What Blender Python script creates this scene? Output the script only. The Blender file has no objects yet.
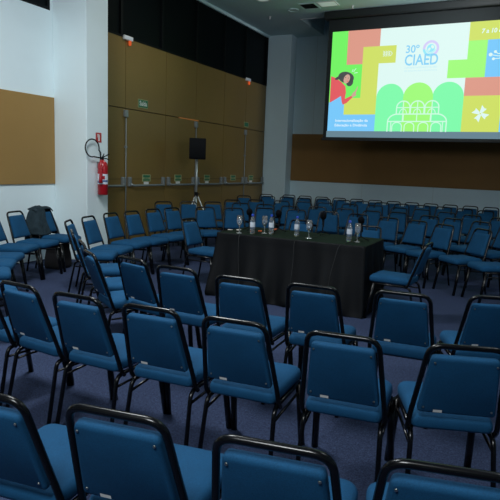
import bpy, bmesh, math, random
from math import sin, cos, pi, radians
from mathutils import Vector, Matrix

scene = bpy.context.scene
COL = scene.collection
random.seed(7)

# ------------------------------------------------------------------ materials
def srgb(r, g, b):
    def f(c):
        c /= 255.0
        return c / 12.92 if c <= 0.04045 else ((c + 0.055) / 1.055) ** 2.4
    return (f(r), f(g), f(b), 1.0)

def mat(name, col, rough=0.6, metal=0.0, noise=None, bump=None, spec=0.5, emit=None, coat=0.0):
    """noise=(scale, amount) mottles the colour; bump=(scale, strength)."""
    m = bpy.data.materials.new(name); m.use_nodes = True
    nt = m.node_tree; b = nt.nodes['Principled BSDF']
    b.inputs['Base Color'].default_value = col
    b.inputs['Roughness'].default_value = rough
    b.inputs['Metallic'].default_value = metal
    b.inputs['Specular IOR Level'].default_value = spec
    b.inputs['Coat Weight'].default_value = coat
    tc = nt.nodes.new('ShaderNodeTexCoord')
    if noise:
        layers = noise if isinstance(noise, list) else [noise]
        prev = None
        for sc, amt in layers:
            n = nt.nodes.new('ShaderNodeTexNoise'); n.inputs['Scale'].default_value = sc
            n.inputs['Detail'].default_value = 4
            nt.links.new(tc.outputs['Object'], n.inputs['Vector'])
            mr = nt.nodes.new('ShaderNodeMapRange')
            mr.inputs['From Min'].default_value = 0.25; mr.inputs['From Max'].default_value = 0.75
            mr.inputs['To Min'].default_value = 1 - amt; mr.inputs['To Max'].default_value = 1 + amt
            nt.links.new(n.outputs['Fac'], mr.inputs['Value'])
            mx = nt.nodes.new('ShaderNodeMix'); mx.data_type = 'RGBA'; mx.blend_type = 'MULTIPLY'
            mx.inputs['Factor'].default_value = 1.0
            if prev is None: mx.inputs['A'].default_value = col
            else: nt.links.new(prev, mx.inputs['A'])
            nt.links.new(mr.outputs['Result'], mx.inputs['B'])
            prev = mx.outputs['Result']
        nt.links.new(prev, b.inputs['Base Color'])
    if bump:
        n = nt.nodes.new('ShaderNodeTexNoise'); n.inputs['Scale'].default_value = bump[0]
        n.inputs['Detail'].default_value = 3
        nt.links.new(tc.outputs['Object'], n.inputs['Vector'])
        bp = nt.nodes.new('ShaderNodeBump'); bp.inputs['Strength'].default_value = bump[1]
        bp.inputs['Distance'].default_value = 0.01
        nt.links.new(n.outputs['Fac'], bp.inputs['Height'])
        nt.links.new(bp.outputs['Normal'], b.inputs['Normal'])
    if emit:
        b.inputs['Emission Color'].default_value = emit[0]
        b.inputs['Emission Strength'].default_value = emit[1]
    return m

def glass(name, col, rough=0.02, ior=1.45, tr=0.9):
    m = mat(name, col, rough); b = m.node_tree.nodes['Principled BSDF']
    b.inputs['Transmission Weight'].default_value = tr; b.inputs['IOR'].default_value = ior
    return m

def glow(name, col, s=1.0):
    return mat(name, (0.02, 0.02, 0.02, 1), 0.8, emit=(col, s), spec=0.0)

M = {}
M['fabric'] = mat('blue_fabric', (0.0056, 0.067, 0.160, 1), 0.85, noise=[(220, 0.22), (9, 0.10)], bump=(420, 0.25), spec=0.25)
M['tube'] = mat('black_enamel', (0.002, 0.0022, 0.003, 1), 0.25, spec=0.4)
M['steel'] = mat('screw_steel', (0.5, 0.48, 0.42, 1), 0.35, metal=1.0)
M['tagw'] = mat('tag_white', (0.75, 0.75, 0.72, 1), 0.5)
M['carpet'] = mat('carpet', (0.041, 0.057, 0.114, 1), 0.95, noise=[(110, 0.65), (40, 0.25), (1.3, 0.14)], bump=(300, 0.5), spec=0.1)
M['white_wall'] = mat('white_paint', (0.78, 0.90, 0.93, 1), 0.7, noise=(1.2, 0.03), bump=(90, 0.06), spec=0.3)
M['far_wall'] = mat('grey_paint', (0.63, 0.80, 0.87, 1), 0.75, noise=(1.0, 0.04), spec=0.25)
M['panel'] = mat('brown_panel', (0.190, 0.126, 0.038, 1), 0.42, noise=[(0.8, 0.10), (60, 0.06)], spec=0.4)
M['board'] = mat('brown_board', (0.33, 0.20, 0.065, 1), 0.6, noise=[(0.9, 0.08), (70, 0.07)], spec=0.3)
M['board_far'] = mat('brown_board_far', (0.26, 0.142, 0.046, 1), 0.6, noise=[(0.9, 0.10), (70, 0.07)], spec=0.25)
M['seam'] = mat('dark_seam', (0.01, 0.008, 0.005, 1), 0.7)
M['ceiling'] = mat('ceiling_paint', (0.60, 0.78, 0.82, 1), 0.85, noise=(0.6, 0.05), spec=0.2)
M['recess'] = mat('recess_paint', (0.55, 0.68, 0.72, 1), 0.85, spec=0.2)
M['blackglass'] = mat('black_glazing', (0.002, 0.004, 0.005, 1), 0.45, spec=0.08)
M['blackframe'] = mat('black_frame', (0.003, 0.005, 0.006, 1), 0.6, spec=0.15)
M['steelpaint'] = mat('grey_bar_paint', (0.21, 0.24, 0.25, 1), 0.4, metal=0.2)
M['red'] = mat('extinguisher_red', (0.42, 0.012, 0.02, 1), 0.28, spec=0.6)
M['signred'] = mat('sign_red', (0.45, 0.03, 0.03, 1), 0.5)
M['signgreen'] = mat('sign_green', (0.02, 0.16, 0.08, 1), 0.5)
M['signpale'] = mat('sign_pale', (0.34, 0.36, 0.18, 1), 0.5)
M['white'] = mat('white_plastic', (0.72, 0.74, 0.74, 1), 0.5)
M['paper'] = mat('white_paper', (0.80, 0.72, 0.68, 1), 0.8)
M['labelblue'] = mat('label_blue', (0.10, 0.17, 0.35, 1), 0.5)
M['orange_led'] = glow('orange_led', (1.0, 0.14, 0.03, 1), 0.6)
M['seam_glow'] = glow('painted_seam_glow', (0.50, 0.19, 0.05, 1), 0.5)  # emissive colour for orange light reflected on the door seam, no lamp
M['spk'] = mat('speaker_black', (0.004, 0.007, 0.013, 1), 0.85, noise=(260, 0.4), spec=0.15)
M['alu'] = mat('stand_aluminium', (0.62, 0.68, 0.70, 1), 0.35, metal=0.6)
M['matte'] = mat('matte_black', (0.004, 0.005, 0.007, 1), 0.8, spec=0.2)
M['foam'] = mat('foam_black', (0.003, 0.0035, 0.005, 1), 0.95, bump=(300, 0.4), spec=0.1)
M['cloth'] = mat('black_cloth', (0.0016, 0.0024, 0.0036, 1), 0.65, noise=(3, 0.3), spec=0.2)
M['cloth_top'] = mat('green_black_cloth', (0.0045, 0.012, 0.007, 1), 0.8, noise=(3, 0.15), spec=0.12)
M['table'] = mat('table_laminate', (0.2, 0.17, 0.13, 1), 0.5)
M['water'] = glass('clear_bottle', (0.93, 0.97, 1.0, 1), 0.03, 1.25)
M['glass'] = glass('clear_glass', (0.97, 0.99, 1.0, 1), 0.01, 1.45)
M['capblue'] = mat('cap_blue', (0.01, 0.06, 0.55, 1), 0.4)
M['labelwhite'] = mat('label_white', (0.70, 0.76, 0.84, 1), 0.5)
M['jacket'] = mat('grey_jacket', (0.021, 0.036, 0.046, 1), 0.9, noise=[(14, 0.30), (120, 0.15)], bump=(60, 0.4), spec=0.15)
M['darklining'] = mat('dark_lining', (0.004, 0.003, 0.005, 1), 0.9)
M['cable'] = mat('cable_grey', (0.02, 0.022, 0.022, 1), 0.6)
M['screenborder'] = mat('screen_black', (0.004, 0.008, 0.009, 1), 0.8)
M['screencase'] = mat('screen_case', (0.008, 0.010, 0.011, 1), 0.5)
M['softlight'] = mat('soft_diffuser', (0.7, 0.74, 0.72, 1), 0.6, emit=((0.8, 0.95, 0.92, 1), 0.22))
M['redthing'] = mat('orange_plastic', (0.55, 0.10, 0.02, 1), 0.5)
# the projected picture
SL = dict(green=(115, 243, 100), salmon=(220, 154, 136), yellow=(207, 224, 102), blue=(120, 200, 250),
          white=(222, 248, 243), mint=(128, 250, 172), lime=(160, 250, 122), gray=(104, 132, 146),
          line=(205, 250, 225), cyanline=(135, 208, 245), lilac=(212, 205, 248), cyan=(150, 232, 248),
          red=(226, 92, 98), hair=(72, 78, 78), skin=(205, 165, 150), textw=(225, 245, 255), faint=(190, 234, 246))
for k, c in SL.items():
    M['sl_' + k] = glow('projected_' + k, srgb(*c), 1.0)

# ------------------------------------------------------------------ mesh helpers
def finish(name, bm, m, parent=None, smooth=False, bevel=None):
    bmesh.ops.recalc_face_normals(bm, faces=bm.faces[:])
    me = bpy.data.meshes.new(name); bm.to_mesh(me); bm.free()
    for q in (m if isinstance(m, list) else [m]): me.materials.append(q)
    if smooth:
        for p in me.polygons: p.use_smooth = True
    o = bpy.data.objects.new(name, me); COL.objects.link(o)
    if parent is not None: o.parent = parent
    if bevel:
        md = o.modifiers.new('bevel', 'BEVEL'); md.width = bevel; md.segments = 2; md.limit_method = 'ANGLE'
    return o

def tag(o, label, cat=None, group=None, kind=None):
    if label: o['label'] = label
    if cat: o['category'] = cat
    if group: o['group'] = group
    if kind: o['kind'] = kind
    return o

def thing(name, label, cat, loc=(0, 0, 0), rz=0.0, group=None):
    o = bpy.data.objects.new(name, None); COL.objects.link(o)
    o.empty_display_size = 0.05
    o.location = loc; o.rotation_euler = (0, 0, rz)
    return tag(o, label, cat, group)

def struct(o, label=None):
    o['kind'] = 'structure'
    if label: o['label'] = label
    return o

def box(bm, a, b, mi=0):
    x0, y0, z0 = a; x1, y1, z1 = b
    v = [bm.verts.new(p) for p in ((x0, y0, z0), (x1, y0, z0), (x1, y1, z0), (x0, y1, z0),
                                   (x0, y0, z1), (x1, y0, z1), (x1, y1, z1), (x0, y1, z1))]
    for f in ((0, 3, 2, 1), (4, 5, 6, 7), (0, 1, 5, 4), (1, 2, 6, 5), (2, 3, 7, 6), (3, 0, 4, 7)):
        bm.faces.new([v[i] for i in f]).material_index = mi

def boxes(*bs):
    bm = bmesh.new()
    for b in bs: box(bm, *b)
    return bm

def fillet(pts, r, n=5):
    """round the inner corners of a polyline"""
    pts = [Vector(p) for p in pts]; out = [pts[0]]
    rs = r if isinstance(r, (list, tuple)) else [r] * (len(pts) - 2)
    for i in range(1, len(pts) - 1):
        p = pts[i]; a = (pts[i - 1] - p); b = (pts[i + 1] - p)
        t = min(rs[i - 1], a.length * 0.49, b.length * 0.49)
        p0 = p + a.normalized() * t; p2 = p + b.normalized() * t
        for k in range(n + 1):
            u = k / n
            out.append(p0 * (1 - u) ** 2 + p * 2 * u * (1 - u) + p2 * u * u)
    out.append(pts[-1]); return out

def tube(bm, pts, r, seg=8, mi=0, squash=None, cap=True):
    pts = [Vector(p) for p in pts]; rings = []; nrm = None
    n = len(pts)
    for i, p in enumerate(pts):
        t = (pts[min(i + 1, n - 1)] - pts[max(i - 1, 0)]).normalized()
        if nrm is None:
            a = Vector((0, 0, 1)) if abs(t.z) < 0.9 else Vector((0, 1, 0))
            nrm = (a - t * a.dot(t)).normalized()
        else:
            nrm = (nrm - t * nrm.dot(t)).normalized()
        bn = t.cross(nrm)
        ri = r[i] if isinstance(r, (list, tuple)) else r
        s = squash or (1, 1)
        rings.append([bm.verts.new(p + (nrm * cos(2 * pi * k / seg) * s[0] + bn * sin(2 * pi * k / seg) * s[1]) * ri) for k in range(seg)])
    for i in range(n - 1):
        for k in range(seg):
            f = bm.faces.new((rings[i][k], rings[i][(k + 1) % seg], rings[i + 1][(k + 1) % seg], rings[i + 1][k])); f.material_index = mi; f.smooth = True
    if cap:
        bm.faces.new(rings[0][::-1]).material_index = mi; bm.faces.new(rings[-1]).material_index = mi

def lathe(bm, prof, c=(0, 0, 0), seg=16, mi=0):
    rings = []
    for r, z in prof:
        if r < 1e-5: rings.append([bm.verts.new((c[0], c[1], c[2] + z))])
        else: rings.append([bm.verts.new((c[0] + r * cos(2 * pi * k / seg), c[1] + r * sin(2 * pi * k / seg), c[2] + z)) for k in range(seg)])
    for a, b in zip(rings, rings[1:]):
        for k in range(seg):
            k2 = (k + 1) % seg
            if len(a) == 1 and len(b) == 1: continue
            if len(a) == 1: f = bm.faces.new((a[0], b[k2], b[k]))
            elif len(b) == 1: f = bm.faces.new((a[k], a[k2], b[0]))
            else: f = bm.faces.new((a[k], a[k2], b[k2], b[k]))
            f.material_index = mi; f.smooth = True

def rpoly(corners, r, n=5):
    """closed convex polygon with rounded corners; r may be a list"""
    out = []; m = len(corners)
    for i, c in enumerate(corners):
        p = Vector(c); a = Vector(corners[i - 1]) - p; b = Vector(corners[(i + 1) % m]) - p
        ri = r[i] if isinstance(r, (list, tuple)) else r
        t = min(ri, a.length * 0.45, b.length * 0.45)
        p0 = p + a.normalized() * t; p2 = p + b.normalized() * t
        for k in range(n + 1):
            u = k / n; out.append(p0 * (1 - u) ** 2 + p * 2 * u * (1 - u) + p2 * u * u)
    return out

def cushion(bm, trap, r, levels, mtx=None, mi=0):
    """stack of inset outlines: trap = (half width at y0, half width at y1, y0, y1); levels = [(inset, z)]"""
    w0, w1, y0, y1 = trap; loops = []
    for ins, z in levels:
        c = [(-w0 + ins, y0 + ins), (w0 - ins, y0 + ins), (w1 - ins, y1 - ins), (-w1 + ins, y1 - ins)]
        rr = [max(q - ins, 0.006) for q in (r if isinstance(r, (list, tuple)) else [r] * 4)]
        vs = []
        for p in rpoly(c, rr):
            v = Vector((p.x, p.y, z))
            vs.append(bm.verts.new(mtx @ v if mtx else v))
        loops.append(vs)
    for a, b in zip(loops, loops[1:]):
        for k in range(len(a)):
            f = bm.faces.new((a[k], a[(k + 1) % len(a)], b[(k + 1) % len(a)], b[k])); f.smooth = True; f.material_index = mi
    f = bm.faces.new(loops[0][::-1]); f.material_index = mi
    f = bm.faces.new(loops[-1]); f.material_index = mi; f.smooth = True

def text_mesh(name, body, m, loc, w=None, h=None, rot=(pi / 2, 0, 0), parent=None, depth=0.0, shear=0.0, weight=0.0, align='LEFT'):
    """built-in lettering turned into a mesh, fitted to width w and height h; loc = lower left corner"""
    cu = bpy.data.curves.new(name, 'FONT'); cu.body = body; cu.size = 1.0; cu.extrude = depth; cu.shear = shear
    cu.offset = weight; cu.resolution_u = 3
    t = bpy.data.objects.new(name, cu); COL.objects.link(t)
    dg = bpy.context.evaluated_depsgraph_get()
    me = bpy.data.meshes.new_from_object(t.evaluated_get(dg)); me.name = name
    bpy.data.objects.remove(t); bpy.data.curves.remove(cu)
    xs = [v.co.x for v in me.vertices]; ys = [v.co.y for v in me.vertices]
    sx = (w / (max(xs) - min(xs))) if w else None; sy = (h / (max(ys) - min(ys))) if h else None
    sx = sx or sy; sy = sy or sx
    x0, y0 = min(xs), min(ys)
    R = Matrix.Translation(loc) @ Matrix.Rotation(rot[2], 4, 'Z') @ Matrix.Rotation(rot[0], 4, 'X')
    for v in me.vertices: v.co = R @ Vector(((v.co.x - x0) * sx, (v.co.y - y0) * sy, v.co.z))
    me.materials.clear(); me.materials.append(m)
    o = bpy.data.objects.new(name, me); COL.objects.link(o)
    if parent is not None: o.parent = parent
    return o

def copy_tree(o, parent=None, skip=()):
    c = o.copy(); COL.objects.link(c); c.parent = parent
    for ch in list(o.children):
        if ch.name.split('.')[0] not in skip: copy_tree(ch, c, skip)
    return c

# ------------------------------------------------------------------ camera
F_PX = 556.88
cam = bpy.data.objects.new('camera', bpy.data.cameras.new('camera')); COL.objects.link(cam)
cam.data.sensor_width = 36.0; cam.data.lens = F_PX * 36.0 / 500.0
cam.data.clip_end = 200
yaw, pitch, roll = 0.457997755, 0.149220136, 0.0388102937
f_ = Vector((-sin(yaw) * cos(pitch), cos(yaw) * cos(pitch), -sin(pitch)))
r0 = Vector((cos(yaw), sin(yaw), 0)); u0 = r0.cross(f_)
r_ = r0 * cos(roll) + u0 * sin(roll); u_ = -r0 * sin(roll) + u0 * cos(roll)
cam.matrix_world = Matrix(((r_.x, u_.x, -f_.x, 0), (r_.y, u_.y, -f_.y, 0), (r_.z, u_.z, -f_.z, 1.6), (0, 0, 0, 1)))
scene.camera = cam
scene.view_settings.view_transform = 'Standard'
scene.view_settings.look = 'None'

# ------------------------------------------------------------------ room shell
XL, YF, ZC = -6.84, 14.9, 5.16          # left wall, far wall, ceiling
XR, YB = 5.0, -4.0
struct(finish('floor', boxes(((XL - .2, YB - .2, -.1), (XR + .2, YF + .2, 0))), M['carpet']), 'blue violet speckled carpet')
struct(finish('ceiling', boxes(((XL - .2, YB - .2, ZC), (XR + .2, 13.16, ZC + .12)),
                               ((XL - .2, 13.16, ZC), (-5.36, YF, ZC + .12))), M['ceiling']), 'grey painted ceiling')
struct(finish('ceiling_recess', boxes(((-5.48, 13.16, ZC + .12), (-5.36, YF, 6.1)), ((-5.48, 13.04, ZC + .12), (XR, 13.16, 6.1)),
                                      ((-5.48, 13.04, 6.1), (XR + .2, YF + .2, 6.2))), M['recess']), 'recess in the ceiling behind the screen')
struct(finish('trim_1', boxes(((-5.36, 13.13, ZC - .012), (XR, 13.16, ZC + .03))), M['white']), 'white strip imitating the lit edge of the ceiling recess')  # light caught on the recess edge, put in as a white strip
# left wall: plain white part with the high window opening, then the wall above and around the doors
WY0, WY1, WZ = 2.6, 6.63, 3.84
struct(finish('wall_left', boxes(((XL - .2, YB, 0), (XL, WY0, ZC)), ((XL - .2, WY0, 0), (XL, WY1, WZ)), ((XL - .2, WY0, 5.0), (XL, WY1, ZC)),
                                 ((XL - .2, WY1, 0), (XL, 7.2, ZC))), M['white_wall']), 'white painted wall')
struct(finish('wall_far', boxes(((XL - .2, YF, 0), (XR + .2, YF + .2, 6.2))), M['far_wall']), 'grey white wall behind the screen')
struct(finish('wall_right', boxes(((XR, YB, 0), (XR + .2, YF, 6.2))), M['far_wall']))
struct(finish('wall_back', boxes(((XL - .2, YB - .2, 0), (XR + .2, YB, ZC))), M['white_wall']))
struct(finish('column', boxes(((XL, 6.67, 0), (-6.16, 7.16, ZC))), M['white_wall'], bevel=.012), 'white square column carrying the fire extinguisher')
struct(finish('column', boxes(((XL, 14.5, 0), (-6.14, YF, ZC))), M['far_wall'], bevel=.012), 'grey column in the far left corner')
# high dark window in the white wall
w2 = struct(finish('window_1', boxes(((XL - .05, WY0, WZ), (XL - .03, WY1, 5.0))), M['blackglass']), 'high dark window above the white wall')
finish('window_frame', boxes(((XL - .03, WY0, WZ), (XL - .005, WY1, WZ + .05)), ((XL - .03, WY1 - .05, WZ + .05), (XL - .005, WY1, 5.0)),
                             ((XL - .03, WY0, WZ + .05), (XL - .005, WY0 + .05, 5.0)), ((XL - .03, WY0, 4.95), (XL - .005, WY1, 5.0)),
                             ((XL - .03, 4.6, WZ + .05), (XL - .005, 4.65, 4.95))), M['blackframe'], w2)
# wooden boards on the walls
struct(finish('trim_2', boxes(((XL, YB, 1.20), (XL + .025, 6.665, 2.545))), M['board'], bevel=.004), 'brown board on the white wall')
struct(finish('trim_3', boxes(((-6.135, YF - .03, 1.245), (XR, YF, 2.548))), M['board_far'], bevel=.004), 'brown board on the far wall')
# grooves where painted sheets of the far wall meet
struct(finish('trim_4', boxes(*[((x, YF - .004, 0), (x + .012, YF, 1.245)) for x in (-4.05, -2.2, -.35)],
                              *[((x, YF - .004, 2.55), (x + .012, YF, ZC)) for x in (-5.55,)]), M['recess']), 'fine joints in the far wall')

# doors: six tall brown leaves, each with a push bar, under fixed panels and black glazing
edges = [7.16, 8.43, 9.71, 10.87, 12.15, 13.31, 14.5]
SEAM, PTOP = 2.57, 3.84
struct(finish('wall_left', boxes(((XL - .2, 7.2, 0), (XL - .05, 14.5, ZC))), M['seam']), 'dark wall core behind the door leaves')
for i in range(6):
    a, b = edges[i] + .006, edges[i + 1] - .006
    bm = boxes(((XL - .05, a, .01), (XL, b, SEAM - .008)))
    box(bm, (XL, a + .002, 1.268), (XL + .002, b - .002, 1.274), 1)     # thin groove line at bar height
    d = struct(finish('door_%d' % (i + 1), bm, [M['panel'], M['seam']]), 'tall brown door leaf with push bar')
    z0 = 1.15
    pb = bmesh.new()
    tube(pb, fillet([(XL + .02, a + .10, z0 + .05), (XL + .085, a + .12, z0), (XL + .085, b - .12, z0), (XL + .02, b - .10, z0 + .05)], .04, 3), .022, 8)
    bar = finish('push_bar', pb, M['steelpaint'], d)
    for y in (a + .09, b - .09):
        finish('bar_case', boxes(((XL, y - .038, z0 - .02), (XL + .06, y + .038, z0 + .16))), M['steelpaint'], bar, bevel=.012)
    if i in (0, 2, 4):                                                    # the leaf that carries the vertical bolt
        rb = bmesh.new(); tube(rb, [(XL + .03, b - .012, .02), (XL + .03, b - .012, SEAM - .06)], .011, 8)
        rod = finish('bolt_rod', rb, M['steelpaint'], d)
        finish('bolt_case', boxes(((XL, b - .06, SEAM - .16), (XL + .055, b + .03, SEAM - .03))), M['steelpaint'], rod, bevel=.01)
        finish('rod_guide', boxes(((XL, b - .03, 1.85), (XL + .05, b + .006, 1.89))), M['steelpaint'], rod)
    struct(finish('wall_left_panel', boxes(((XL - .05, a, SEAM + .008), (XL, b, PTOP))), M['panel']), 'brown fixed panel above the doors')
struct(finish('trim_5', boxes(((XL - .02, 10.22, SEAM - .005), (XL + .003, 11.0, SEAM + .005))), M['seam_glow']), 'glowing strip imitating orange light on the seam above a door')  # self-glowing strip painted in for a reflection along the seam
gl = struct(finish('window_2', boxes(((XL - .04, 7.16, PTOP), (XL - .02, 14.5, ZC))), M['blackglass']), 'band of black glazing above the doors')
finish('window_frame', boxes(*[((XL - .02, y - .03, PTOP), (XL + .02, y + .03, ZC - .02)) for y in (7.2, 8.3, 9.55, 10.85, 12.1, 13.2, 14.46)]),
       M['blackframe'], gl)
struct(finish('trim_6', boxes(((XL, 7.16, ZC - .06), (XL + .05, 14.5, ZC))), M['ceiling']), 'pale ledge where the ceiling meets the glazing')
struct(finish('trim_7', boxes(((XL - .02, 7.16, PTOP - .02), (XL + .012, 14.5, PTOP + .012))), M['blackframe']), 'dark strip on top of the brown panels')

# ------------------------------------------------------------------ chairs
# local frame: origin on the floor under the seat, the sitter looks along +y
BACK0, BACK1 = Vector((0, -.190, .44)), Vector((0, -.330, .862))
def back_pt(x, z, off=0.0):
    t = (z - BACK0.z) / (BACK1.z - BACK0.z)
    p = BACK0.lerp(BACK1, t); n = Vector((0, BACK1.z - BACK0.z, -(BACK1.y - BACK0.y))).normalized()
    return Vector((x, p.y, p.z)) + n * off

def make_chair():
    t = bpy.data.objects.new('banquet_chair', None); COL.objects.link(t); t.empty_display_size = .05
    # seat cushion: domed, rounder at the front corners
    bm = bmesh.new()
    cushion(bm, (.184, .206, -.205, .250), [.035, .035, .075, .075],
            [(.020, .412), (.006, .418), (0, .430), (0, .454), (.006, .470), (.020, .481), (.05, .490), (.10, .496), (.16, .498)])
    finish('seat', bm, M['fabric'], t, smooth=True)
    # back cushion between the tubes
    u = (BACK1 - BACK0).normalized()
    mtx = Matrix(((1, 0, 0, 0), (0, u.y, u.z, 0), (0, u.z, -u.y, 0), (0, 0, 0, 1)))
    mtx.translation = back_pt(0, .44)
    bm = bmesh.new()
    L = lambda z: (z - .44) / u.z
    cushion(bm, (.174, .145, L(.515), L(.809)), [.02, .02, .022, .022],
            [(.012, -.020), (.003, -.016), (0, -.008), (0, .010), (.004, .020), (.014, .027), (.04, .031), (.08, .033)], mtx)
    bk = finish('backrest', bm, M['fabric'], t, smooth=True)
    bm = bmesh.new()
    bm.free()
    for x, z in ((.131, .787), (-.131, .787), (.150, .548), (-.150, .548)):
        bm = bmesh.new()
        p = back_pt(x, z, -.0205); d = Vector((0, -u.z, u.y)) * .003
        tube(bm, [p - d * .5, p + d], .0048, 8)
        finish('screw', bm, M['steel'], bk)
    bm = bmesh.new()
    ps = [back_pt(x, z, o) for x, z, o in ((-.104, .538, -.0212), (-.064, .538, -.0212), (-.064, .524, -.0212), (-.104, .524, -.0212))]
    bm.faces.new([bm.verts.new(p) for p in ps])
    ps = [back_pt(x, z, o) for x, z, o in ((-.104, .5165, -.010), (-.064, .5165, -.010), (-.064, .5165, .014), (-.104, .5165, .014))]
    bm.faces.new([bm.verts.new(p) for p in ps])
    finish('tag', bm, M['tagw'], bk)
    # hoop of the back
    bm = bmesh.new()
    path = [(-.201, -.155, .392), (-.201, -.187, .425), back_pt(-.197, .50), back_pt(-.161, .860), back_pt(.161, .860), back_pt(.197, .50), (.201, -.187, .425), (.201, -.155, .392)]
    tube(bm, fillet(path, [.02, .05, .058, .058, .05, .02], 6), .0128, 8)
    finish('back_frame', bm, M['tube'], t)
    # seat rails and the bar under the front edge
    bm = bmesh.new()
    for s in (-1, 1):
        tube(bm, [(s * .194, .20, .398), (s * .182, -.16, .398)], .0125, 8)
        tube(bm, [(s * .198, .165, .345), (s * .188, -.20, .335)], .008, 6)
    tube(bm, [(-.196, .17, .398), (.196, .17, .398)], .010, 6); tube(bm, [(-.184, -.13, .398), (.184, -.13, .398)], .010, 6)
    finish('seat_frame', bm, M['tube'], t)
    for s in (-1, 1):
        bm = bmesh.new(); tube(bm, [(s * .200, .180, .40), (s * .215, .252, 0)], .0175, 8, squash=(1.0, 1.15)); finish('leg', bm, M['tube'], t)
        bm = bmesh.new(); tube(bm, fillet([(s * .183, -.12, .398), (s * .186, -.205, .392), (s * .198, -.285, 0)], .07, 5), .0125, 8); finish('leg', bm, M['tube'], t)
    return t

CHAIRS = {
    'near': [
        (-1.528, 1.448, 8.0),
        (-1.083, 1.551, 9.0),
        (-0.603, 1.616, 10.0),
        (-0.177, 1.732, 13.0),
    ],
    'second': [
        (-3.045, 2.621, -6.0),
        (-2.603, 2.594, -5.0),
        (-2.168, 2.576, 1.0),
        (-1.705, 2.598, 4.0),
        (-1.236, 2.629, 5.0),
        (-0.724, 2.691, 7.0),
        (-0.273, 2.815, 19.0),
    ],
    'third': [
        (-4.687, 5.220, -59.0),
        (-3.971, 4.557, -44.0),
        (-3.390, 4.076, -39.0),
        (-2.960, 3.690, -32.0),
        (-2.617, 3.709, -13.0),
        (-2.203, 3.608, 0.0),
        (-1.689, 3.558, 3.0),
        (-1.196, 3.622, 4.5),
        (-0.659, 3.762, 5.0),
        (-0.214, 3.983, 20.0),
    ],
    'leftring': [
        (-4.145, 3.217, -30.0),
        (-4.722, 3.665, -40.0),
        (-5.096, 4.036, -49.0),
        (-5.396, 4.397, -57.5),
        (-5.822, 4.992, -68.5),
        (-5.956, 5.462, -76.0),
        (-6.100, 6.043, -84.0),
    ],
    'leftinner': [
        (-4.844, 5.681, -76.0),
        (-4.988, 6.252, -84.0),
        (-4.991, 6.697, -90.0),
        (-5.013, 7.223, -96.0),
        (-4.985, 7.675, -101.0),
    ],
    'side': [
        (-3.782, 6.388, -93.0),
        (-1.210, 6.100, 86.0),
    ],
    'panel': [
        (-2.860, 7.120, -180.0),
        (-1.880, 7.090, -180.0),
    ],
    'back1': [
        (-4.796, 8.164, -131.4),
        (-4.386, 8.355, -140.3),
        (-4.069, 8.828, -150.8),
        (-3.564, 8.952, -160.7),
        (-3.053, 9.064, -171.0),
        (-2.559, 8.986, 179.2),
        (-2.045, 8.718, 167.0),
        (-1.615, 8.568, 158.0),
        (-1.227, 8.273, 146.5),
        (-0.734, 8.039, 134.6),
        (-0.327, 7.671, 122.9),
    ],
    'back2': [
        (-6.003, 8.671, -126.0),
        (-5.748, 9.095, -132.6),
        (-5.447, 9.466, -138.9),
        (-4.936, 9.619, -145.7),
        (-4.482, 9.723, -151.9),
        (-4.000, 9.736, -158.4),
        (-3.593, 10.066, -165.6),
        (-3.076, 10.032, -172.9),
        (-2.572, 9.959, 179.3),
        (-2.144, 10.071, 173.6),
        (-1.586, 9.767, 164.1),
        (-1.205, 9.532, 157.3),
        (-0.782, 9.296, 149.6),
        (-0.406, 8.942, 141.3),
    ],
    'back3': [
        (-5.559, 10.431, -145.0),
        (-5.273, 10.946, -150.6),
        (-4.779, 11.168, -156.3),
        (-4.344, 11.338, -161.3),
        (-3.912, 11.456, -166.0),
        (-3.420, 11.574, -171.3),
        (-2.930, 11.685, -176.6),
        (-2.393, 11.447, 177.7),
        (-1.939, 11.363, 172.7),
        (-1.451, 11.029, 166.6),
        (-0.995, 10.688, 160.3),
        (-0.544, 10.453, 154.2),
    ],
    'back4': [
        (-6.195, 12.173, -149.0),
        (-5.754, 12.604, -153.8),
        (-5.346, 12.795, -157.6),
        (-4.906, 12.793, -160.6),
        (-4.466, 12.979, -164.6),
        (-3.984, 12.977, -168.5),
        (-3.535, 12.973, -172.1),
        (-3.077, 12.971, -176.0),
        (-2.619, 12.920, -179.8),
        (-2.162, 12.871, 176.2),
        (-1.705, 12.773, 172.2),
        (-1.267, 12.577, 168.2),
        (-0.850, 12.342, 164.1),
        (-0.415, 12.091, 159.6),
    ],
    'wallrow': [
        (-6.250, 13.436, -162.3),
        (-5.765, 13.831, -165.0),
        (-5.306, 13.828, -167.1),
        (-4.839, 13.826, -169.3),
        (-4.371, 13.824, -171.5),
        (-3.914, 13.822, -173.7),
        (-3.446, 13.821, -175.9),
        (-2.995, 13.820, -178.1),
        (-2.555, 13.820, 179.8),
        (-2.115, 13.820, 177.6),
        (-1.675, 13.821, 175.5),
        (-1.235, 13.822, 173.4),
        (-0.795, 13.824, 171.3),
    ],
}
ORD = ['first', 'second', 'third', 'fourth', 'fifth', 'sixth', 'seventh', 'eighth', 'ninth', 'tenth', 'eleventh', 'twelfth', 'thirteenth', 'fourteenth']
ROWTEXT = {
    'back1': ('blue chair facing the table, %s from left in the arc right behind it', 'chairs in the arc right behind the table'),
    'back2': ('blue chair facing the camera, %s from left in second arc behind the table', 'chairs in the second arc behind the table'),
    'back3': ('blue chair facing the camera, %s from left in third arc behind the table', 'chairs in the third arc behind the table'),
    'back4': ('dim blue chair, %s from left in the row before the one at the far wall', 'chairs in the last row but one'),
    'wallrow': ('dark blue chair, %s from left in the farthest row against the far wall', 'chairs along the far wall'),
}
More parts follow.
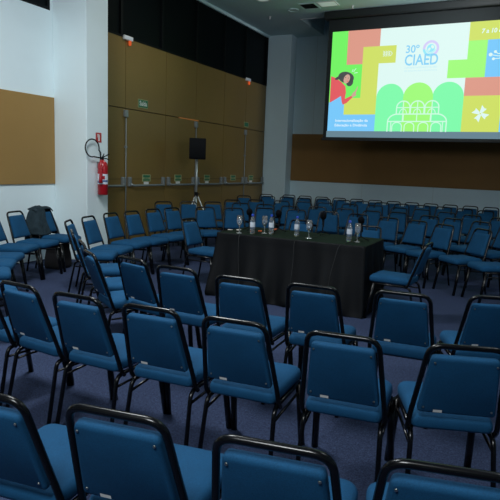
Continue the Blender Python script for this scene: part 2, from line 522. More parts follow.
OWN = {
    'near': ['blue chair seen from behind in the nearest row, cut off at lower left corner',
             'blue chair seen from behind, second from left in the nearest row',
             'blue chair seen from behind, third from left in the nearest row',
             'blue chair seen from behind, rightmost of the nearest row'],
    'second': ['blue chair cut off by left photo edge, only seat edge shows, second row',
               'blue chair seen from behind at left photo edge, second row from the camera',
               'blue chair seen from behind in second row, next to the one at left edge',
               'blue chair seen from behind in second row, above the second nearest-row chair',
               'blue chair seen from behind, middle of the second row, pale tag low on back',
               'blue chair seen from behind in second row, second from the right',
               'blue chair seen from behind at right photo edge, second row from the camera'],
    'third': ['blue chair seen edge-on by the white column, far end of the edge-on chairs',
              'blue chair seen edge-on from behind, before the one nearest the white column',
              'blue chair seen nearly edge-on from behind, second in from the turned arm of third row',
              'blue chair turned sideways, nearest of the edge-on chairs left of the third row',
              'blue chair seen from behind, leftmost in the third row before the curve turns edge-on',
              'blue chair seen from behind, third row, left of the one before the table corner',
              'blue chair seen from behind in third row, before left part of the draped table',
              'blue chair seen from behind in third row, before right part of the draped table',
              'blue chair seen from behind in third row, just right of the draped table',
              'blue chair seen from behind in third row, at the right photo edge'],
    'leftring': ['blue seat at left photo edge, nearest to the camera of the left curve'] +
                ['blue seat at left photo edge, %s from the camera along the left curve' % w for w in ('second', 'third', 'fourth')] +
                ['blue chair by the white wall, back cut by the left photo edge',
                 'blue chair before the white wall, left of the chair wearing a jacket',
                 'blue chair by the white column with a grey jacket over its back'],
    'leftinner': ['blue chair facing right, standing before the white column',
                  'blue chair facing right, first one before the brown doors beside the column',
                  'blue chair facing right, second one before the brown doors from the column',
                  'blue chair facing right, third one before the brown doors from the column',
                  'blue chair facing right, fourth one before the brown doors from the column'],
    'side': ['blue chair standing by itself at the left end of the draped table',
             'blue chair in profile at the right end of the draped table, facing it'],
    'panel': ['blue chair tucked behind the table, its low back behind third bottle from left',
              'blue chair tucked behind the table, right of the rightmost bottle'],
}
GROUPS = {'near': 'chairs in the nearest row', 'second': 'chairs in the second row', 'third': 'chairs in the third row',
          'leftring': 'chairs along the left curve', 'leftinner': 'chairs before the brown doors', 'side': 'chairs at the table ends',
          'panel': 'chairs tucked behind the table'}
proto = make_chair()
first = True
placed = {}
for row, items in CHAIRS.items():
    for i, (x, y, a) in enumerate(items):
        o = proto if first else copy_tree(proto, skip=() if row in ('near', 'second', 'third') else ('screw',))
        first = False
        o.location = (x, y, 0); o.rotation_euler = (0, 0, radians(a))
        if row in ROWTEXT: lab, grp = ROWTEXT[row][0] % ORD[i], ROWTEXT[row][1]
        else: lab, grp = OWN[row][i], GROUPS[row]
        tag(o, lab, 'chair', grp); placed[(row, i)] = o

# grey jacket hung over the back of the chair by the column
ch = placed[('leftring', len(CHAIRS['leftring']) - 1)]
jk = thing('jacket', 'grey jacket hung over a blue chair back beside the white column', 'jacket', ch.location, ch.rotation_euler.z)
def sheet(name, cols, rows, fn, m, parent, thick=.012):
    bm = bmesh.new(); g = [[bm.verts.new(fn(i / cols, j / rows)) for i in range(cols + 1)] for j in range(rows + 1)]
    for j in range(rows):
        for i in range(cols): bm.faces.new((g[j][i], g[j][i + 1], g[j + 1][i + 1], g[j + 1][i])).smooth = True
    o = finish(name, bm, m, parent, smooth=True)
    md = o.modifiers.new('thickness', 'SOLIDIFY'); md.thickness = thick; md.offset = 0
    return o
def wrinkle(a, b, s=.012): return s * (sin(a * 13 + b * 5) + .6 * sin(a * 29 - b * 11 + 1))
def jacket_back(u, v):
    """behind the chair back: from the top bar straight down past the seat"""
    s = u * 2 - 1
    z = .885 - v * .54 - .05 * abs(s) ** 5 * max(0, 1 - v * 4)
    w = .178 + .080 * min(1, v * 1.5)
    y = -.365 - .05 * min(1, v * 3) * (1 - s * s * .6) - .03 * v + wrinkle(u, v, .010)
    return Vector((s * w, y, z))
sheet('back_panel', 22, 22, jacket_back, M['jacket'], jk)
def jacket_front(u, v):
    """front half hangs down over one half of the back cushion and wraps round its side"""
    z = .888 - v * .41
    x0 = .040 - .014 * sin(v * 9); x1 = .172 + .11 * min(1, v * 1.3)
    x = x0 + u * (x1 - x0)
    p = back_pt(x, z, .060 + .016 * sin(u * 8 + 1) * v + wrinkle(u, v, .006))
    k = max(0, (u - .62) / .38) ** 1.6
    y = p.y * (1 - k) + (-.385 - .04 * v) * k
    if v < .08: y -= (.08 - v) * .7
    return Vector((x, y, p.z - k * .05 * max(0, 1 - v * 4)))
sheet('front_panel', 20, 24, jacket_front, M['jacket'], jk)
def jacket_shoulder(u, v):
    s = u * 2 - 1; x = s * .180
    a = pi * v; c = back_pt(x, .874)
    return Vector((x, c.y + .004 - .052 * cos(a), c.z - .016 + .032 * sin(a) - abs(s) ** 5 * .045))
sheet('shoulder', 18, 8, jacket_shoulder, M['jacket'], jk)
def jacket_side(u, v):
    """the other half only wraps the edge of the chair back"""
    z = .87 - v * .40; x = -(.178 + .060 * min(1, v * 1.3)) + .045 * u
    yb = -.385 - .03 * v; yf = back_pt(x, z, .035).y
    return Vector((x - .02 * sin(pi * u), yb + (yf - yb) * u, z))
sheet('side_panel', 6, 16, jacket_side, M['jacket'], jk)
# dark bag on the floor under that chair
bg = thing('bag', 'black bag on the floor under the chair with the grey jacket', 'bag', ch.location, ch.rotation_euler.z)
bm = bmesh.new()
cushion(bm, (.165, .165, -.18, .10), [.06] * 4, [(.03, 0), (.005, .015), (0, .06), (.004, .16), (.02, .25), (.04, .350), (.08, .385)])
finish('pouch', bm, M['darklining'], bg, smooth=True)
bm = bmesh.new(); tube(bm, fillet([(-.10, .075, .30), (-.09, .085, .375), (.07, .085, .375), (.09, .075, .30)], .05, 4), .010, 6); finish('handle', bm, M['matte'], bg)

# ------------------------------------------------------------------ speakers' table
TX0, TX1, TY0, TY1, TZ = -3.405, -1.54, 5.97, 6.84, .775
tb = thing('conference_table', 'long table hidden under a black cloth, in the middle of the chairs', 'table', ((TX0 + TX1) / 2, (TY0 + TY1) / 2, 0))
hx, hy = (TX1 - TX0) / 2 - .008, (TY1 - TY0) / 2 - .008
finish('tabletop', boxes(((-hx, -hy, TZ - .04), (hx, hy, TZ - .005))), M['table'], tb)
for sx in (-1, 1):
    for sy in (-1, 1):
        bm = bmesh.new(); tube(bm, [(sx * (hx - .1), sy * (hy - .08), 0), (sx * (hx - .1), sy * (hy - .08), TZ - .04)], .018, 8)
        finish('leg', bm, M['tube'], tb)
# the cloth: flat top, then hanging folds that flare towards the floor
def cloth_mesh():
    bm = bmesh.new()
    outline = []
    nx, ny = 88, 40
    for k in range(nx): outline.append((TX0 + (TX1 - TX0) * k / nx, TY0, 0, -1))
    for k in range(ny): outline.append((TX1, TY0 + (TY1 - TY0) * k / ny, 1, 0))
    for k in range(nx): outline.append((TX1 - (TX1 - TX0) * k / nx, TY1, 0, 1))
    for k in range(ny): outline.append((TX0, TY1 - (TY1 - TY0) * k / ny, -1, 0))
    n = len(outline); rows = 20; rings = []
    flare = {(0, -1): .14, (1, 0): .05, (0, 1): .0, (-1, 0): .05}
    cx, cy = (TX0 + TX1) / 2, (TY0 + TY1) / 2
    for j in range(rows + 1):
        v = j / rows; ring = []
        for k, (x, y, dx, dy) in enumerate(outline):
            z = TZ + .004 - v * (TZ - .004)
            s = k / n
            w = sin(s * 2 * pi * 11 + 1.5 * sin(s * 2 * pi * 5) + 1.2 * v) * .6 + .4 * sin(s * 2 * pi * 23 + 2 - v)
            dcorner = min(math.hypot(x - px, y - py) for px in (TX0, TX1) for py in (TY0, TY1))
            cc = math.exp(-(dcorner / .10) ** 2)
            off = flare[(dx, dy)] * v ** 1.3 + (.045 * w + .022) * min(1, v * 1.2) * (1 - .5 * (v > .97))
            off = max(off, .004 if v > 0 else 0)
            if v > 0: off = max(off, .004)
            # corner folds stand away diagonally
            ddx, ddy = dx, dy
            vx, vy = (1 if x > cx else -1), (1 if y > cy else -1)
            gx = flare[(vx, 0)] * v ** 1.3 * cc; gy = flare[(0, vy)] * v ** 1.3 * cc
            X = x + (ddx * off if ddx else vx * gx * 1.0)
            Y = y + (ddy * off if ddy else vy * gy * 1.0)
            if j == 1: z = TZ - .012
            ring.append(bm.verts.new((X, Y, z)))
        rings.append(ring)
    for a, b in zip(rings, rings[1:]):
        for k in range(n):
            f = bm.faces.new((a[k], a[(k + 1) % n], b[(k + 1) % n], b[k])); f.smooth = True
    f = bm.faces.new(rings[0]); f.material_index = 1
    return bm
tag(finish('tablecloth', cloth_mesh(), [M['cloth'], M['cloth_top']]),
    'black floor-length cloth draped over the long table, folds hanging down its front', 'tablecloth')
TOP = TZ + .0045

def bottle(x, y, label):
    t = thing('water_bottle', label, 'bottle', (x, y, TOP), random.uniform(0, 6), 'water bottles on the table')
    bm = bmesh.new()
    lathe(bm, [(0, .001), (.026, 0), (.031, .006), (.031, .05), (.029, .056), (.031, .062), (.031, .150), (.029, .165), (.020, .192), (.0135, .205), (.0135, .222)], seg=20)
    finish('body', bm, M['water'], t)
    bm = bmesh.new(); lathe(bm, [(0, .2185), (.0150, .2185), (.0155, .222), (.0155, .240), (.013, .243), (0, .243)], seg=16)
    finish('cap', bm, M['capblue'], t)
    bm = bmesh.new(); lathe(bm, [(.0316, .085), (.0318, .086), (.0318, .142), (.0316, .143)], seg=20)
    finish('label', bm, M['labelwhite'], t)
bottle(-2.99, 6.11, 'clear water bottle with blue cap, leftmost on the black cloth')
bottle(-2.80, 6.25, 'clear water bottle with blue cap, second from left on the black cloth')
bottle(-2.48, 6.30, 'clear water bottle with blue cap, third from left on the black cloth')
bottle(-1.82, 6.29, 'clear water bottle with blue cap, rightmost, beside the last microphone')

def goblet(x, y, label):
    t = thing('water_goblet', label, 'glass', (x, y, TOP), 0, 'stemmed glasses on the table')
    bm = bmesh.new()
    lathe(bm, [(0, .001), (.034, 0), (.035, .003), (.012, .009), (.0055, .020), (.005, .075), (.008, .086), (.024, .104), (.034, .130), (.036, .160), (.032, .215),
               (.0305, .215), (.0342, .160), (.0322, .132), (.022, .107), (.006, .091), (0, .089)], seg=20)
    finish('bowl', bm, M['glass'], t)
    bm = bmesh.new(); lathe(bm, [(.0352, .0006), (.0362, .0018), (.0352, .0034)], seg=20)
    finish('foot_rim', bm, M['white'], t)
goblet(-3.15, 6.07, 'stemmed water glass at left end of the table, left of all bottles')
goblet(-2.905, 6.28, 'stemmed water glass between the first and second bottle from left')
goblet(-2.29, 6.21, 'stemmed water glass right of the third bottle from left')
goblet(-1.725, 6.30, 'stemmed water glass at right end of the table before the last microphone')

def mic(x, y, rz, label, lean=.25):
    t = thing('table_microphone', label, 'microphone', (x, y, TOP), rz, 'microphones on the table')
    bm = bmesh.new()
    for k in range(3):
        a = 2 * pi * k / 3 + .5
        tube(bm, fillet([(0, 0, .055), (cos(a) * .03, sin(a) * .03, .03), (cos(a) * .10, sin(a) * .10, .006)], .03, 3), .0055, 6)
    tube(bm, [(0, 0, .045), (0, 0, .13)], .008, 8); tube(bm, [(0, -.012, .135), (0, .012, .135)], .012, 8)
    finish('stand', bm, M['matte'], t)
    d = Vector((0, -sin(lean), cos(lean))); p = Vector((0, .02, .10))
    bm = bmesh.new(); tube(bm, [p, p + d * .03, p + d * .11], [.010, .012, .017], 10); finish('handle', bm, M['matte'], t)
    bm = bmesh.new(); c = p + d * .145
    tube(bm, [c - d * .045, c - d * .038, c - d * .015, c + d * .012, c + d * .034, c + d * .046], [.016, .030, .040, .040, .028, .010], 14)
    finish('foam_windscreen', bm, M['foam'], t)
mic(-3.19, 6.42, .3, 'black microphone on small tripod, leftmost on the table')
mic(-2.83, 6.55, -.2, 'black microphone on small tripod behind the second bottle from left')
mic(-2.28, 6.68, .1, 'black microphone on small tripod, alone near back edge of the table')
mic(-1.73, 6.47, -.4, 'black microphone on small tripod beside the rightmost bottle')

bm = bmesh.new()
def little(name, x, y, m, label, cat):
    bm = bmesh.new(); cushion(bm, (.028, .022, -.016, .016), .01, [(.004, 0), (0, .004), (0, .012), (.005, .017)])
    o = finish(name, bm, m, None, smooth=True); o.location = (x, y, TOP); o.rotation_euler = (0, 0, x * 7)
    tag(o, label, cat)
little('wrapped_candy', -3.02, 6.40, M['redthing'], 'small orange object on the table, left of the second glass', 'candy')
little('wrapped_candy', -2.945, 6.72, M['redthing'], 'small orange object on the table, just right of the second bottle from left', 'candy')
def paper(x, y, rz, label):
    bm = bmesh.new(); n = 6
    g = [[bm.verts.new((-.03 + .06 * i / n, -.02 + .04 * j / n, .004 + .010 * abs(sin(i * 1.7 + j * 1.1)))) for i in range(n + 1)] for j in range(n + 1)]
    for j in range(n):
        for i in range(n): bm.faces.new((g[j][i], g[j][i + 1], g[j + 1][i + 1], g[j + 1][i]))
    o = finish('crumpled_paper', bm, M['paper']); o.location = (x, y, TOP); o.rotation_euler = (0, 0, rz)
    tag(o, label, 'paper')
paper(-3.36, 6.22, .4, 'small crumpled white paper at left end of the table, farther one from glass')
paper(-3.28, 6.30, 1.2, 'small crumpled white paper left of the leftmost microphone, nearer the glass')

def cable(pts, label):
    bm = bmesh.new(); tube(bm, fillet(pts, .05, 4), .0025, 6)
    tag(finish('microphone_cable', bm, M['cable']), label, 'cable', 'microphone cables on the cloth')
yf = TY0
cable([(-3.12, 6.39, TOP + .004), (-3.10, 6.1, TOP + .004), (-3.08, yf - .045, TOP - .01), (-3.05, yf - .10, .5), (-3.00, yf - .15, .25), (-2.98, yf - .24, .02)], 'thin grey cable down the cloth below the leftmost glass')
cable([(-2.2, 6.66, TOP + .004), (-2.35, 6.1, TOP + .004), (-2.36, yf - .045, TOP - .01), (-2.34, yf - .10, .5), (-2.33, yf - .24, .02)], 'thin grey cable down the cloth below the third bottle')
cable([(-1.70, 6.42, TOP + .004), (-1.80, 6.1, TOP + .004), (-1.83, yf - .045, TOP - .02), (-1.88, yf - .12, .45), (-1.90, yf - .24, .02)], 'thin grey cable down the cloth below the rightmost bottle')

# ------------------------------------------------------------------ loudspeaker on a tripod
SX, SY = -6.27, 10.05
t = thing('speaker_stand', 'pale metal tripod carrying the loudspeaker before the brown doors', 'stand', (SX, SY, 0), .3)
bm = bmesh.new(); tube(bm, [(0, 0, .12), (0, 0, 1.0)], .020, 10); finish('lower_pole', bm, M['alu'], t)
bm = bmesh.new(); tube(bm, [(0, 0, .95), (0, 0, 1.70)], .019, 10); finish('pole', bm, M['alu'], t)
bm = bmesh.new(); tube(bm, [(0, 0, .92), (0, 0, 1.02)], .038, 10); tube(bm, [(0, 0, .98), (.075, 0, .98)], .012, 8); finish('collar', bm, M['matte'], t)
for k in range(3):
    a = 2 * pi * k / 3 + .5
    bm = bmesh.new(); tube(bm, [(cos(a) * .03, sin(a) * .03, .94), (cos(a) * .47, sin(a) * .47, .012)], .014, 8); lg = finish('leg', bm, M['alu'], t)
    bm = bmesh.new(); tube(bm, [(cos(a) * .445, sin(a) * .445, .065), (cos(a) * .476, sin(a) * .476, .0)], .02, 8); finish('rubber_foot', bm, M['matte'], lg)
t = thing('loudspeaker', 'black loudspeaker box on top of the tripod before the brown doors', 'speaker', (SX, SY, 1.70), radians(35))
bm = bmesh.new(); cushion(bm, (.175, .105, -.14, .16), [.02, .02, .05, .05], [(.012, 0), (0, .012), (0, .418), (.012, .43)])
finish('cabinet', bm, M['spk'], t)
bm = bmesh.new(); cushion(bm, (.165, .165, -.155, -.139), [.006] * 4, [(.004, .02), (0, .025), (0, .405), (.004, .41)])
finish('grille', bm, M['matte'], t)

# ------------------------------------------------------------------ fire extinguisher on the column
EX, EY = -6.16, 6.925
t = thing('fire_extinguisher', 'red fire extinguisher hung on the white column', 'extinguisher', (EX + .095, EY, 1.06))
bm = bmesh.new(); lathe(bm, [(0, 0), (.070, 0), (.080, .01), (.080, .445), (.074, .485), (.050, .52), (.026, .535), (.022, .55), (0, .55)], seg=24)
cyl = finish('cylinder', bm, M['red'], t)
bm = bmesh.new()
def arc(r, z0, z1, a0, a1, mi, n=12):
    g = [[bm.verts.new((r * cos(a0 + (a1 - a0) * k / n), r * sin(a0 + (a1 - a0) * k / n), z)) for k in range(n + 1)] for z in (z0, z1)]
    for k in range(n): bm.faces.new((g[0][k], g[0][k + 1], g[1][k + 1], g[1][k])).material_index = mi
arc(.0808, .17, .33, radians(-135), radians(30), 0)
arc(.0812, .185, .225, radians(-120), radians(-70), 1); arc(.0812, .245, .30, radians(-65), radians(-25), 2); arc(.0812, .205, .235, radians(-60), radians(20), 1)
finish('label', bm, [M['labelwhite'], M['labelblue'], M['red']], cyl)
bm = bmesh.new()
tube(bm, [(0, 0, .545), (0, 0, .60)], .020, 10)
tube(bm, fillet([(0, .0, .59), (.02, .05, .615), (.03, .115, .645)], .03, 3), .009, 8)
tube(bm, fillet([(0, .0, .57), (.02, .06, .575), (.03, .115, .55)], .03, 3), .008, 8)
tube(bm, [(.0, -.02, .575), (0, .03, .645)], .008, 8)
finish('valve', bm, M['matte'], t)
bm = bmesh.new()
loop = []
for k in range(0, 26):
    a = radians(-62 - k * 310 / 25.0)
    loop.append((-.03 + .004 * k / 25, -.205 + .150 * cos(a), .725 + .135 * sin(a)))
tube(bm, [(0, -.02, .575)] + loop[1:] + [(.03, -.085, .66), (.045, -.098, .50)], .0105, 8); finish('hose', bm, M['matte'], t)
bm = bmesh.new(); tube(bm, [(.045, -.098, .55), (.05, -.100, .46), (.05, -.104, .25), (.05, -.106, .19)], [.014, .020, .028, .034], 10); finish('horn', bm, M['red'], t)
finish('bracket', boxes(((-.098, -.03, .42), (-.06, .03, .52))), M['steelpaint'], t)
sg = thing('extinguisher_sign', 'small red sign with white extinguisher symbol above the hose', 'sign', (EX, 6.935, 1.955))
finish('plate', boxes(((0, -.065, -.075), (.004, .065, .075))), M['signred'], sg, bevel=.001)
bm = bmesh.new()
box(bm, (.004, -.010, -.055), (.0055, .022, .035)); box(bm, (.004, -.004, .035), (.0055, .016, .05)); box(bm, (.004, -.030, .040), (.0055, .004, .052)); box(bm, (.004, -.030, .0), (.0055, -.022, .04))
finish('symbol', bm, M['white'], sg)

# ------------------------------------------------------------------ signs and emergency lamps on the door wall
def hung_sign(name, y, z, w, h, label, front, parts):
    t = thing(name, label, 'sign', (XL, y, z))
    finish('plate', boxes(((0, -w / 2, -h / 2), (.006, w / 2, h / 2))), front, t)
    for nm, (a, b, c, d), m in parts:
        finish(nm, boxes(((.006, a, c), (.008, b, d))), m, t)
    return t
t = hung_sign('exit_sign', 8.95, 2.71, .31, .16, 'green exit sign with white lettering above the door seam', M['signpale'],
              [('green_field', (-.145, .145, -.07, .07), M['signgreen'])])
text_mesh('lettering', 'Saída', M['white'], (.0095, -.115, -.04), w=.23, h=.09, rot=(pi / 2, 0, pi / 2), parent=t, weight=.02)
for y, lab in ((9.08, 'green door notice with white slip, between column and loudspeaker, nearer the column'),
               (10.20, 'green door notice with white slip, just left of the loudspeaker pole'),
               (11.42, 'green door notice with white slip, just right of the loudspeaker pole'),
               (12.72, 'green door notice, second from the far grey column'),
               (13.75, 'green door notice with white slip, nearest the far grey column')):
    t = hung_sign('door_notice', y, 1.29, .27, .14, lab, M['signpale'],
                  [('green_field', (-.11, .11, .014, .055), M['signgreen']), ('green_field', (-.11, .11, -.055, -.024), M['signgreen']), ('arrow', (-.08, .06, -.010, .003), M['signgreen'])])
    t['group'] = 'notices on the doors'
    if y != 12.72:
        finish('slip', boxes(((0, -.08, -.145), (.003, .08, -.075))), M['white'], t)
t = hung_sign('door_notice', 13.36, 2.68, .26, .13, 'small pale green notice above the far door seam', M['signpale'], [('green_field', (-.11, .11, -.05, .05), M['signgreen'])])
for y, lab in ((8.46, 'white emergency lamp with orange light on top edge of brown panels, near column'),
               (13.33, 'white emergency lamp with orange light on top edge of brown panels, far end')):
    t = thing('emergency_lamp', lab, 'lamp', (XL, y, PTOP - .02), 0, 'emergency lamps on the panelled wall')
    finish('housing', boxes(((0.0, -.125, -.04), (.05, .125, .04))), M['white'], t, bevel=.012)
    finish('lens', boxes(((.05, -.11, -.028), (.053, .11, .028))), M['labelwhite'], t)
    bm = bmesh.new(); lathe(bm, [(0, -.125), (.022, -.12), (.026, -.09), (.026, -.045)], (.04, .04, 0), 10); finish('indicator_light', bm, M['orange_led'], t)

# ------------------------------------------------------------------ ceiling fittings
def ring_fit(name, x, y, r, m, label, cat, m2=None):
    t = thing(name, label, cat, (x, y, ZC))
    bm = bmesh.new(); lathe(bm, [(r, 0), (r, -.012), (r * .86, -.016), (r * .80, -.006), (r * .80, 0)], seg=28); finish('trim_ring', bm, m, t)
    bm = bmesh.new(); lathe(bm, [(0, -.004), (r * .8, -.004)], seg=28); finish('diffuser', bm, m2 or m, t)
ring_fit('downlight', -5.52, 11.36, .17, M['white'], 'round white downlight cut by the top photo edge', 'ceiling light', M['softlight'])
ring_fit('ceiling_speaker', -5.22, 12.33, .13, M['ceiling'], 'round ceiling speaker between downlight and square vent', 'speaker', M['recess'])
t = thing('ceiling_vent', 'square dark ceiling vent near the screen case', 'vent', (-4.76, 12.15, ZC))
finish('frame', boxes(((-.19, -.22, -.015), (.19, -.18, 0)), ((-.19, .18, -.015), (.19, .22, 0)), ((-.19, -.18, -.015), (-.16, .18, 0)), ((.16, -.18, -.015), (.19, .18, 0))), M['recess'], t)
finish('slats', boxes(*[((-.16, -.17 + .05 * k, -.012), (.16, -.13 + .05 * k, -.004)) for k in range(7)]), M['matte'], t)
t = thing('ceiling_panel_light', 'pale square light panel beside the dark ceiling vent', 'ceiling light', (-4.32, 12.12, ZC))
finish('frame', boxes(((-.21, -.18, -.012), (.21, .18, 0))), M['white'], t); finish('diffuser', boxes(((-.18, -.15, -.014), (.18, .15, -.012))), M['softlight'], t)
for x, y, lab in ((-5.97, 12.7, 'small sprinkler head on the ceiling near the far corner'), (-3.86, 12.45, 'small sprinkler head on the ceiling above the screen case')):
    t = thing('sprinkler_head', lab, 'sprinkler', (x, y, ZC))
    bm = bmesh.new(); lathe(bm, [(.035, .006), (.03, -.012), (.010, -.014), (.010, -.05), (.02, -.052), (.02, -.056), (0, -.056)], seg=12); finish('head', bm, M['white'], t)

# ------------------------------------------------------------------ projection screen
SYP = 12.8
sc = thing('projection_screen', 'large pull-down projection screen showing a colourful congress slide, before the far wall', 'screen', (0, 0, 0))
finish('case', boxes(((-4.60, 12.68, 4.985), (.75, 12.92, ZC + .002))), M['screencase'], sc, bevel=.03)
fb = finish('fabric', boxes(((-4.50, SYP, 2.33), (.65, SYP + .006, 5.0))), M['screenborder'], sc)
finish('bottom_bar', boxes(((-4.53, SYP - .02, 2.275), (.68, SYP + .026, 2.335))), M['screencase'], sc, bevel=.008)
X0, ZT, U = -4.40, 4.721, .3711
def gx(k): return X0 + U * k
def gz(k): return ZT - U * k
mats = list(SL.keys()); idx = {k: i for i, k in enumerate(mats)}
bm = bmesh.new()
LAY = .0012
def poly(pts, m, lay):
    f = bm.faces.new([bm.verts.new((x, SYP - .002 - lay * LAY, z)) for x, z in pts]); f.material_index = idx[m]
def rect(x0, z0, x1, z1, m, lay): poly([(x0, z0), (x1, z0), (x1, z1), (x0, z1)], m, lay)
def grect(a, b, c, d, m, lay=1): rect(gx(a), gz(d), gx(c), gz(b), m, lay)
XE = gx(10.667)
rect(-4.42, 2.352, XE + .03, gz(6), 'gray', 0)                       # unlit strip under the picture
rect(X0, gz(6), XE, ZT, 'white', 0)                                   # slide ground
grect(0, 0, 1, 3.5, 'green'); grect(1, 0, 3, 1, 'salmon'); grect(1, 1, 2, 2, 'salmon'); poly([(gx(0), gz(2)), (gx(2), gz(2)), (gx(2), gz(4)), (gx(1), gz(4)), (gx(0), gz(4.5))], 'green', 1.2)
grect(2, 1, 4, 2, 'yellow', 1.4); grect(2, 2, 3, 5, 'yellow', 1.4); grect(1, 4, 2, 5, 'yellow', 1.4)
poly([(gx(0), gz(4.25)), (gx(.71), gz(3.86)), (gx(1), gz(4)), (gx(1), gz(5)), (gx(3), gz(5)), (gx(3), gz(6)), (gx(0), gz(6))], 'blue', 1.6)
grect(8, 0, 10.667, 1, 'yellow'); grect(8, 1, 9, 3, 'lime'); grect(7, 2, 8, 3, 'lime'); grect(9, 1, 10.667, 3, 'blue')
grect(8, 3, 10, 4, 'salmon'); grect(8, 4, 10, 6, 'yellow'); grect(10, 3, 10.667, 6, 'blue')
def arch(x0, x1, ztop, m, lay):
    c = (x0 + x1) / 2; r = (x1 - x0) / 2; n = 28; zc = ztop - r
    poly([(x0, gz(6)), (x1, gz(6))] + [(c + r * cos(pi * k / n), zc + r * sin(pi * k / n)) for k in range(n + 1)], m, lay)
rect(gx(3), gz(6), gx(8), 2.9, 'mint', 1)
arch(gx(3), -2.675, 3.530, 'mint', 1.2); arch(-2.07, gx(8), 3.535, 'mint', 1.3); arch(-2.69, -2.055, 3.540, 'lime', 1.5)
# line drawing of a domed glass house
def stroke(pts, w, m, lay):
    for (xa, za), (xb, zb) in zip(pts, pts[1:]):
        dx, dz = xb - xa, zb - za; l = math.hypot(dx, dz) or 1; nx, nz = -dz / l * w / 2, dx / l * w / 2; ex, ez = dx / l * w * .3, dz / l * w * .3
        poly([(xa + nx - ex, za + nz - ez), (xb + nx + ex, zb + nz + ez), (xb - nx + ex, zb - nz + ez), (xa - nx - ex, za - nz - ez)], m, lay)
def sarc(cx, cz, rx, rz, a0, a1, w, m, lay, n=18):
    stroke([(cx + rx * cos(radians(a0 + (a1 - a0) * k / n)), cz + rz * sin(radians(a0 + (a1 - a0) * k / n))) for k in range(n + 1)], w, m, lay)
W = .026; zb = gz(6); bx0, bx1 = -2.995, -1.735; bc = (bx0 + bx1) / 2
for s, xx in ((1, bx0), (-1, bx1)):
    stroke([(xx, zb), (xx, 2.70)], W, 'line', 2); stroke([(xx + s * .075, zb), (xx + s * .075, 2.70)], W * .8, 'line', 2)
    sarc(xx + s * .21, 2.70, .21, .17, 180 if s > 0 else 0, 90, W, 'line', 2)
stroke([(bx0, 2.71), (bx1, 2.71)], W, 'line', 2.1); stroke([(bx0 + .2, 2.87), (bx1 - .2, 2.87)], W, 'line', 2.1)
for k in range(3):
    c = bc + (k - 1) * .305; r = .145
    stroke([(c - r, 2.87), (c - r, 3.02)], W, 'line', 2); stroke([(c + r, 2.87), (c + r, 3.02)], W, 'line', 2)
    sarc(c, 3.01, r, .14, 0, 180, W, 'line', 2); stroke([(c - r, 3.01), (c + r, 3.01)], W * .8, 'line', 2.1); stroke([(c, 2.72), (c, 3.15)], W * .8, 'line', 2.2)
    sarc(c, 2.87, r * .55, .11, 0, 180, W * .7, 'line', 2.3)
for c in (bc - .42, bc - .15, bc + .15, bc + .42):
    r = .105
    stroke([(c - r, zb), (c - r, 2.60)], W * .8, 'line', 2); stroke([(c + r, zb), (c + r, 2.60)], W * .8, 'line', 2); sarc(c, 2.60, r, .09, 0, 180, W * .8, 'line', 2)
for x in (bc - .29, bc, bc + .29): stroke([(x, 2.71), (x, 2.87)], W * .8, 'line', 2)
# picture of a woman leaning in and pointing
poly([(-4.38, 3.74), (-4.27, 3.70), (-4.12, 3.60), (-4.02, 3.50), (-4.0, 3.36), (-4.02, 3.22), (-3.87, 3.29), (-3.84, 3.25), (-3.97, 3.13), (-4.06, 3.09), (-4.09, 3.15), (-4.115, 3.288), (-4.25, 3.21), (-4.38, 3.14)], 'red', 2)
def disc(cx, cz, rx, rz, m, lay, rot=0, n=24):
    ca, sa = cos(rot), sin(rot)
    poly([(cx + rx * cos(2 * pi * k / n) * ca - rz * sin(2 * pi * k / n) * sa, cz + rx * cos(2 * pi * k / n) * sa + rz * sin(2 * pi * k / n) * ca) for k in range(n)], m, lay)
disc(-4.02, 3.70, .19, .125, 'hair', 2.2, -.25); disc(-3.93, 3.60, .085, .10, 'hair', 2.2); disc(-4.19, 3.70, .10, .035, 'hair', 2.2, .35)
disc(-4.0, 3.665, .072, .105, 'skin', 2.5, -.35); disc(-3.965, 3.685, .012, .008, 'hair', 2.8); disc(-4.03, 3.70, .012, .008, 'hair', 2.8)
disc(-3.975, 3.615, .026, .010, 'red', 2.8, .2); disc(-3.985, 3.655, .009, .016, 'salmon', 2.8)
poly([(-3.87, 3.29), (-3.83, 3.24), (-3.77, 3.33), (-3.72, 3.49), (-3.735, 3.495), (-3.79, 3.39), (-3.83, 3.36)], 'skin', 2.2)
poly([(-3.81, 3.30), (-3.77, 3.345), (-3.75, 3.30), (-3.80, 3.265)], 'skin', 2.3)
for a, b in (((-3.885, 3.82), (-3.865, 3.87)), ((-3.85, 3.82), (-3.80, 3.89)), ((-3.83, 3.79), (-3.76, 3.80))): stroke([a, b], .012, 'white', 2)
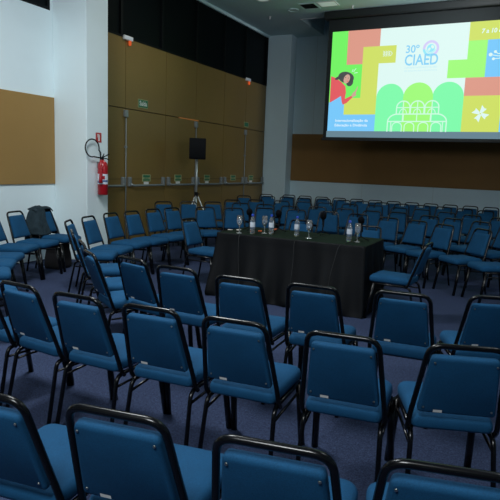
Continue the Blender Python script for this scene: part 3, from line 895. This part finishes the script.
# arrows, date, network, pinwheel, round emblem
for k in range(3):
    x = -3.20 + k * .055
    for z in (4.145, 4.18, 4.215): stroke([(x, z + .022), (x + .04, z)], .011, 'white', 2); stroke([(x + .04, z), (x, z - .022)], .011, 'white', 2.1)
stroke([(-3.04, 4.23), (-3.0, 4.178)], .012, 'white', 2); stroke([(-3.0, 4.178), (-3.04, 4.125)], .012, 'white', 2)
for (x, z, r) in ((-.985, 4.052, .036), (-.900, 4.105, .028), (-.925, 3.965, .028), (-.66, 4.08, .03), (-.60, 4.0, .03)): disc(x, z, r, r, 'white', 2)
stroke([(-.985, 4.05), (-.85, 4.02), (-.60, 4.0)], .014, 'white', 2.1); stroke([(-.90, 4.105), (-.84, 4.06), (-.66, 4.08)], .014, 'white', 2.1); stroke([(-.925, 3.965), (-.82, 3.97), (-.72, 4.0)], .014, 'white', 2.2)
for k in range(4):
    a = radians(82 - 90 * k)
    def rp(r, d): return (-1.072 + r * cos(a + d), 2.868 + r * sin(a + d))
    poly([rp(.02, 1.2), rp(.06, .28), rp(.178, .03), rp(.13, -.45), rp(.152, -.74), rp(.05, -.95)], 'white', 2 + .1 * k)
disc(-2.182, 4.240, .168, .168, 'lilac', 2, n=36); disc(-2.182, 4.240, .118, .118, 'white', 2.2, n=32)
poly([(-2.182 + .168 * cos(radians(a)), 4.24 + .168 * sin(radians(a))) for a in range(185, 291, 7)] + [(-2.182 + .118 * cos(radians(a)), 4.24 + .118 * sin(radians(a))) for a in range(290, 184, -7)], 'cyan', 2.1)
disc(-2.182, 4.245, .082, .082, 'cyan', 2.4); disc(-2.15, 4.27, .03, .04, 'white', 2.6, .6); disc(-2.215, 4.225, .025, .035, 'white', 2.6, -.4)
sarc(-2.182, 4.245, .10, .10, 200, 340, .012, 'cyan', 2.5); stroke([(-2.24, 4.125), (-2.12, 4.125)], .014, 'cyan', 2.5)
pic = finish('projected_slide', bm, [M['sl_' + k] for k in mats], fb)
yt = SYP - .0085
def wr(body, x, z, w, h, m, weight=0.0, shear=0.0, d=0): return text_mesh('lettering', body, M['sl_' + m], (x, yt - d, z), w=w, h=h, parent=pic, weight=weight, shear=shear)
wr('30º', -2.705, 4.165, .285, .165, 'cyanline', .015)
wr('CIAED', -2.715, 3.900, .70, .235, 'cyanline', .015)
wr('CONGRESSO INTERNACIONAL ABED', -2.71, 3.838, .69, .036, 'faint')
wr('DE EDUCAÇÃO A DISTÂNCIA', -2.71, 3.768, .69, .044, 'faint')
wr('Internacionalização da', -4.215, 2.690, .77, .072, 'textw', .02)
wr('Educação a Distância', -4.225, 2.585, .77, .072, 'textw', .02)
wr('7 a 10 de', -1.195, 4.478, .44, .095, 'white', .03, .12)

# ------------------------------------------------------------------ light
def area(name, loc, size, power, col=(1, 1, 1), target=None, sy=None, spread=180):
    l = bpy.data.lights.new(name, 'AREA'); l.energy = power; l.color = col; l.size = size; l.spread = radians(spread)
    if sy: l.shape = 'RECTANGLE'; l.size_y = sy
    o = bpy.data.objects.new(name, l); COL.objects.link(o); o.location = loc
    d = Vector(target if target else (loc[0], loc[1], 0)) - Vector(loc)
    o.rotation_euler = d.to_track_quat('-Z', 'Y').to_euler()
    return o
area('ceiling_light_left', (-3.4, 3.4, 5.05), 1.2, 150, (.93, .98, 1.0), spread=150)
area('left_wall_fill', (-3.2, 2.2, 4.7), 0.8, 21, (.93, .98, 1.0), (-6.84, 6.4, 3.3), spread=75)  # added fill without a fixture, lifts the left wall and column
area('ceiling_light_near', (-0.8, -1.4, 5.0), 1.4, 105, (.93, .98, 1.0), (-1.5, 1.6, 0), spread=110)
area('ceiling_light_right', (1.5, 4.0, 5.05), 1.0, 30, (.93, .98, 1.0))
area('ceiling_light_door', (-5.2, 8.6, 5.05), 0.6, 22, (1.0, .97, .86))
area('far_wall_fill', (-0.6, 10.6, 5.08), 0.8, 62, (.93, .98, 1.0), (-4.2, 14.9, 3.4), spread=95)  # unseen fill added to brighten the far wall
area('ceiling_fill', (2.2, 4.5, 3.0), 0.8, 42, (.95, .98, 1.0), (-3.5, 11.5, 5.16), spread=120)  # added out-of-view fill aimed upward, stands in for bounce on the ceiling
w = bpy.data.worlds.new('world'); scene.world = w; w.use_nodes = True
w.node_tree.nodes['Background'].inputs['Color'].default_value = (.5, .6, .7, 1)
w.node_tree.nodes['Background'].inputs['Strength'].default_value = 0.05
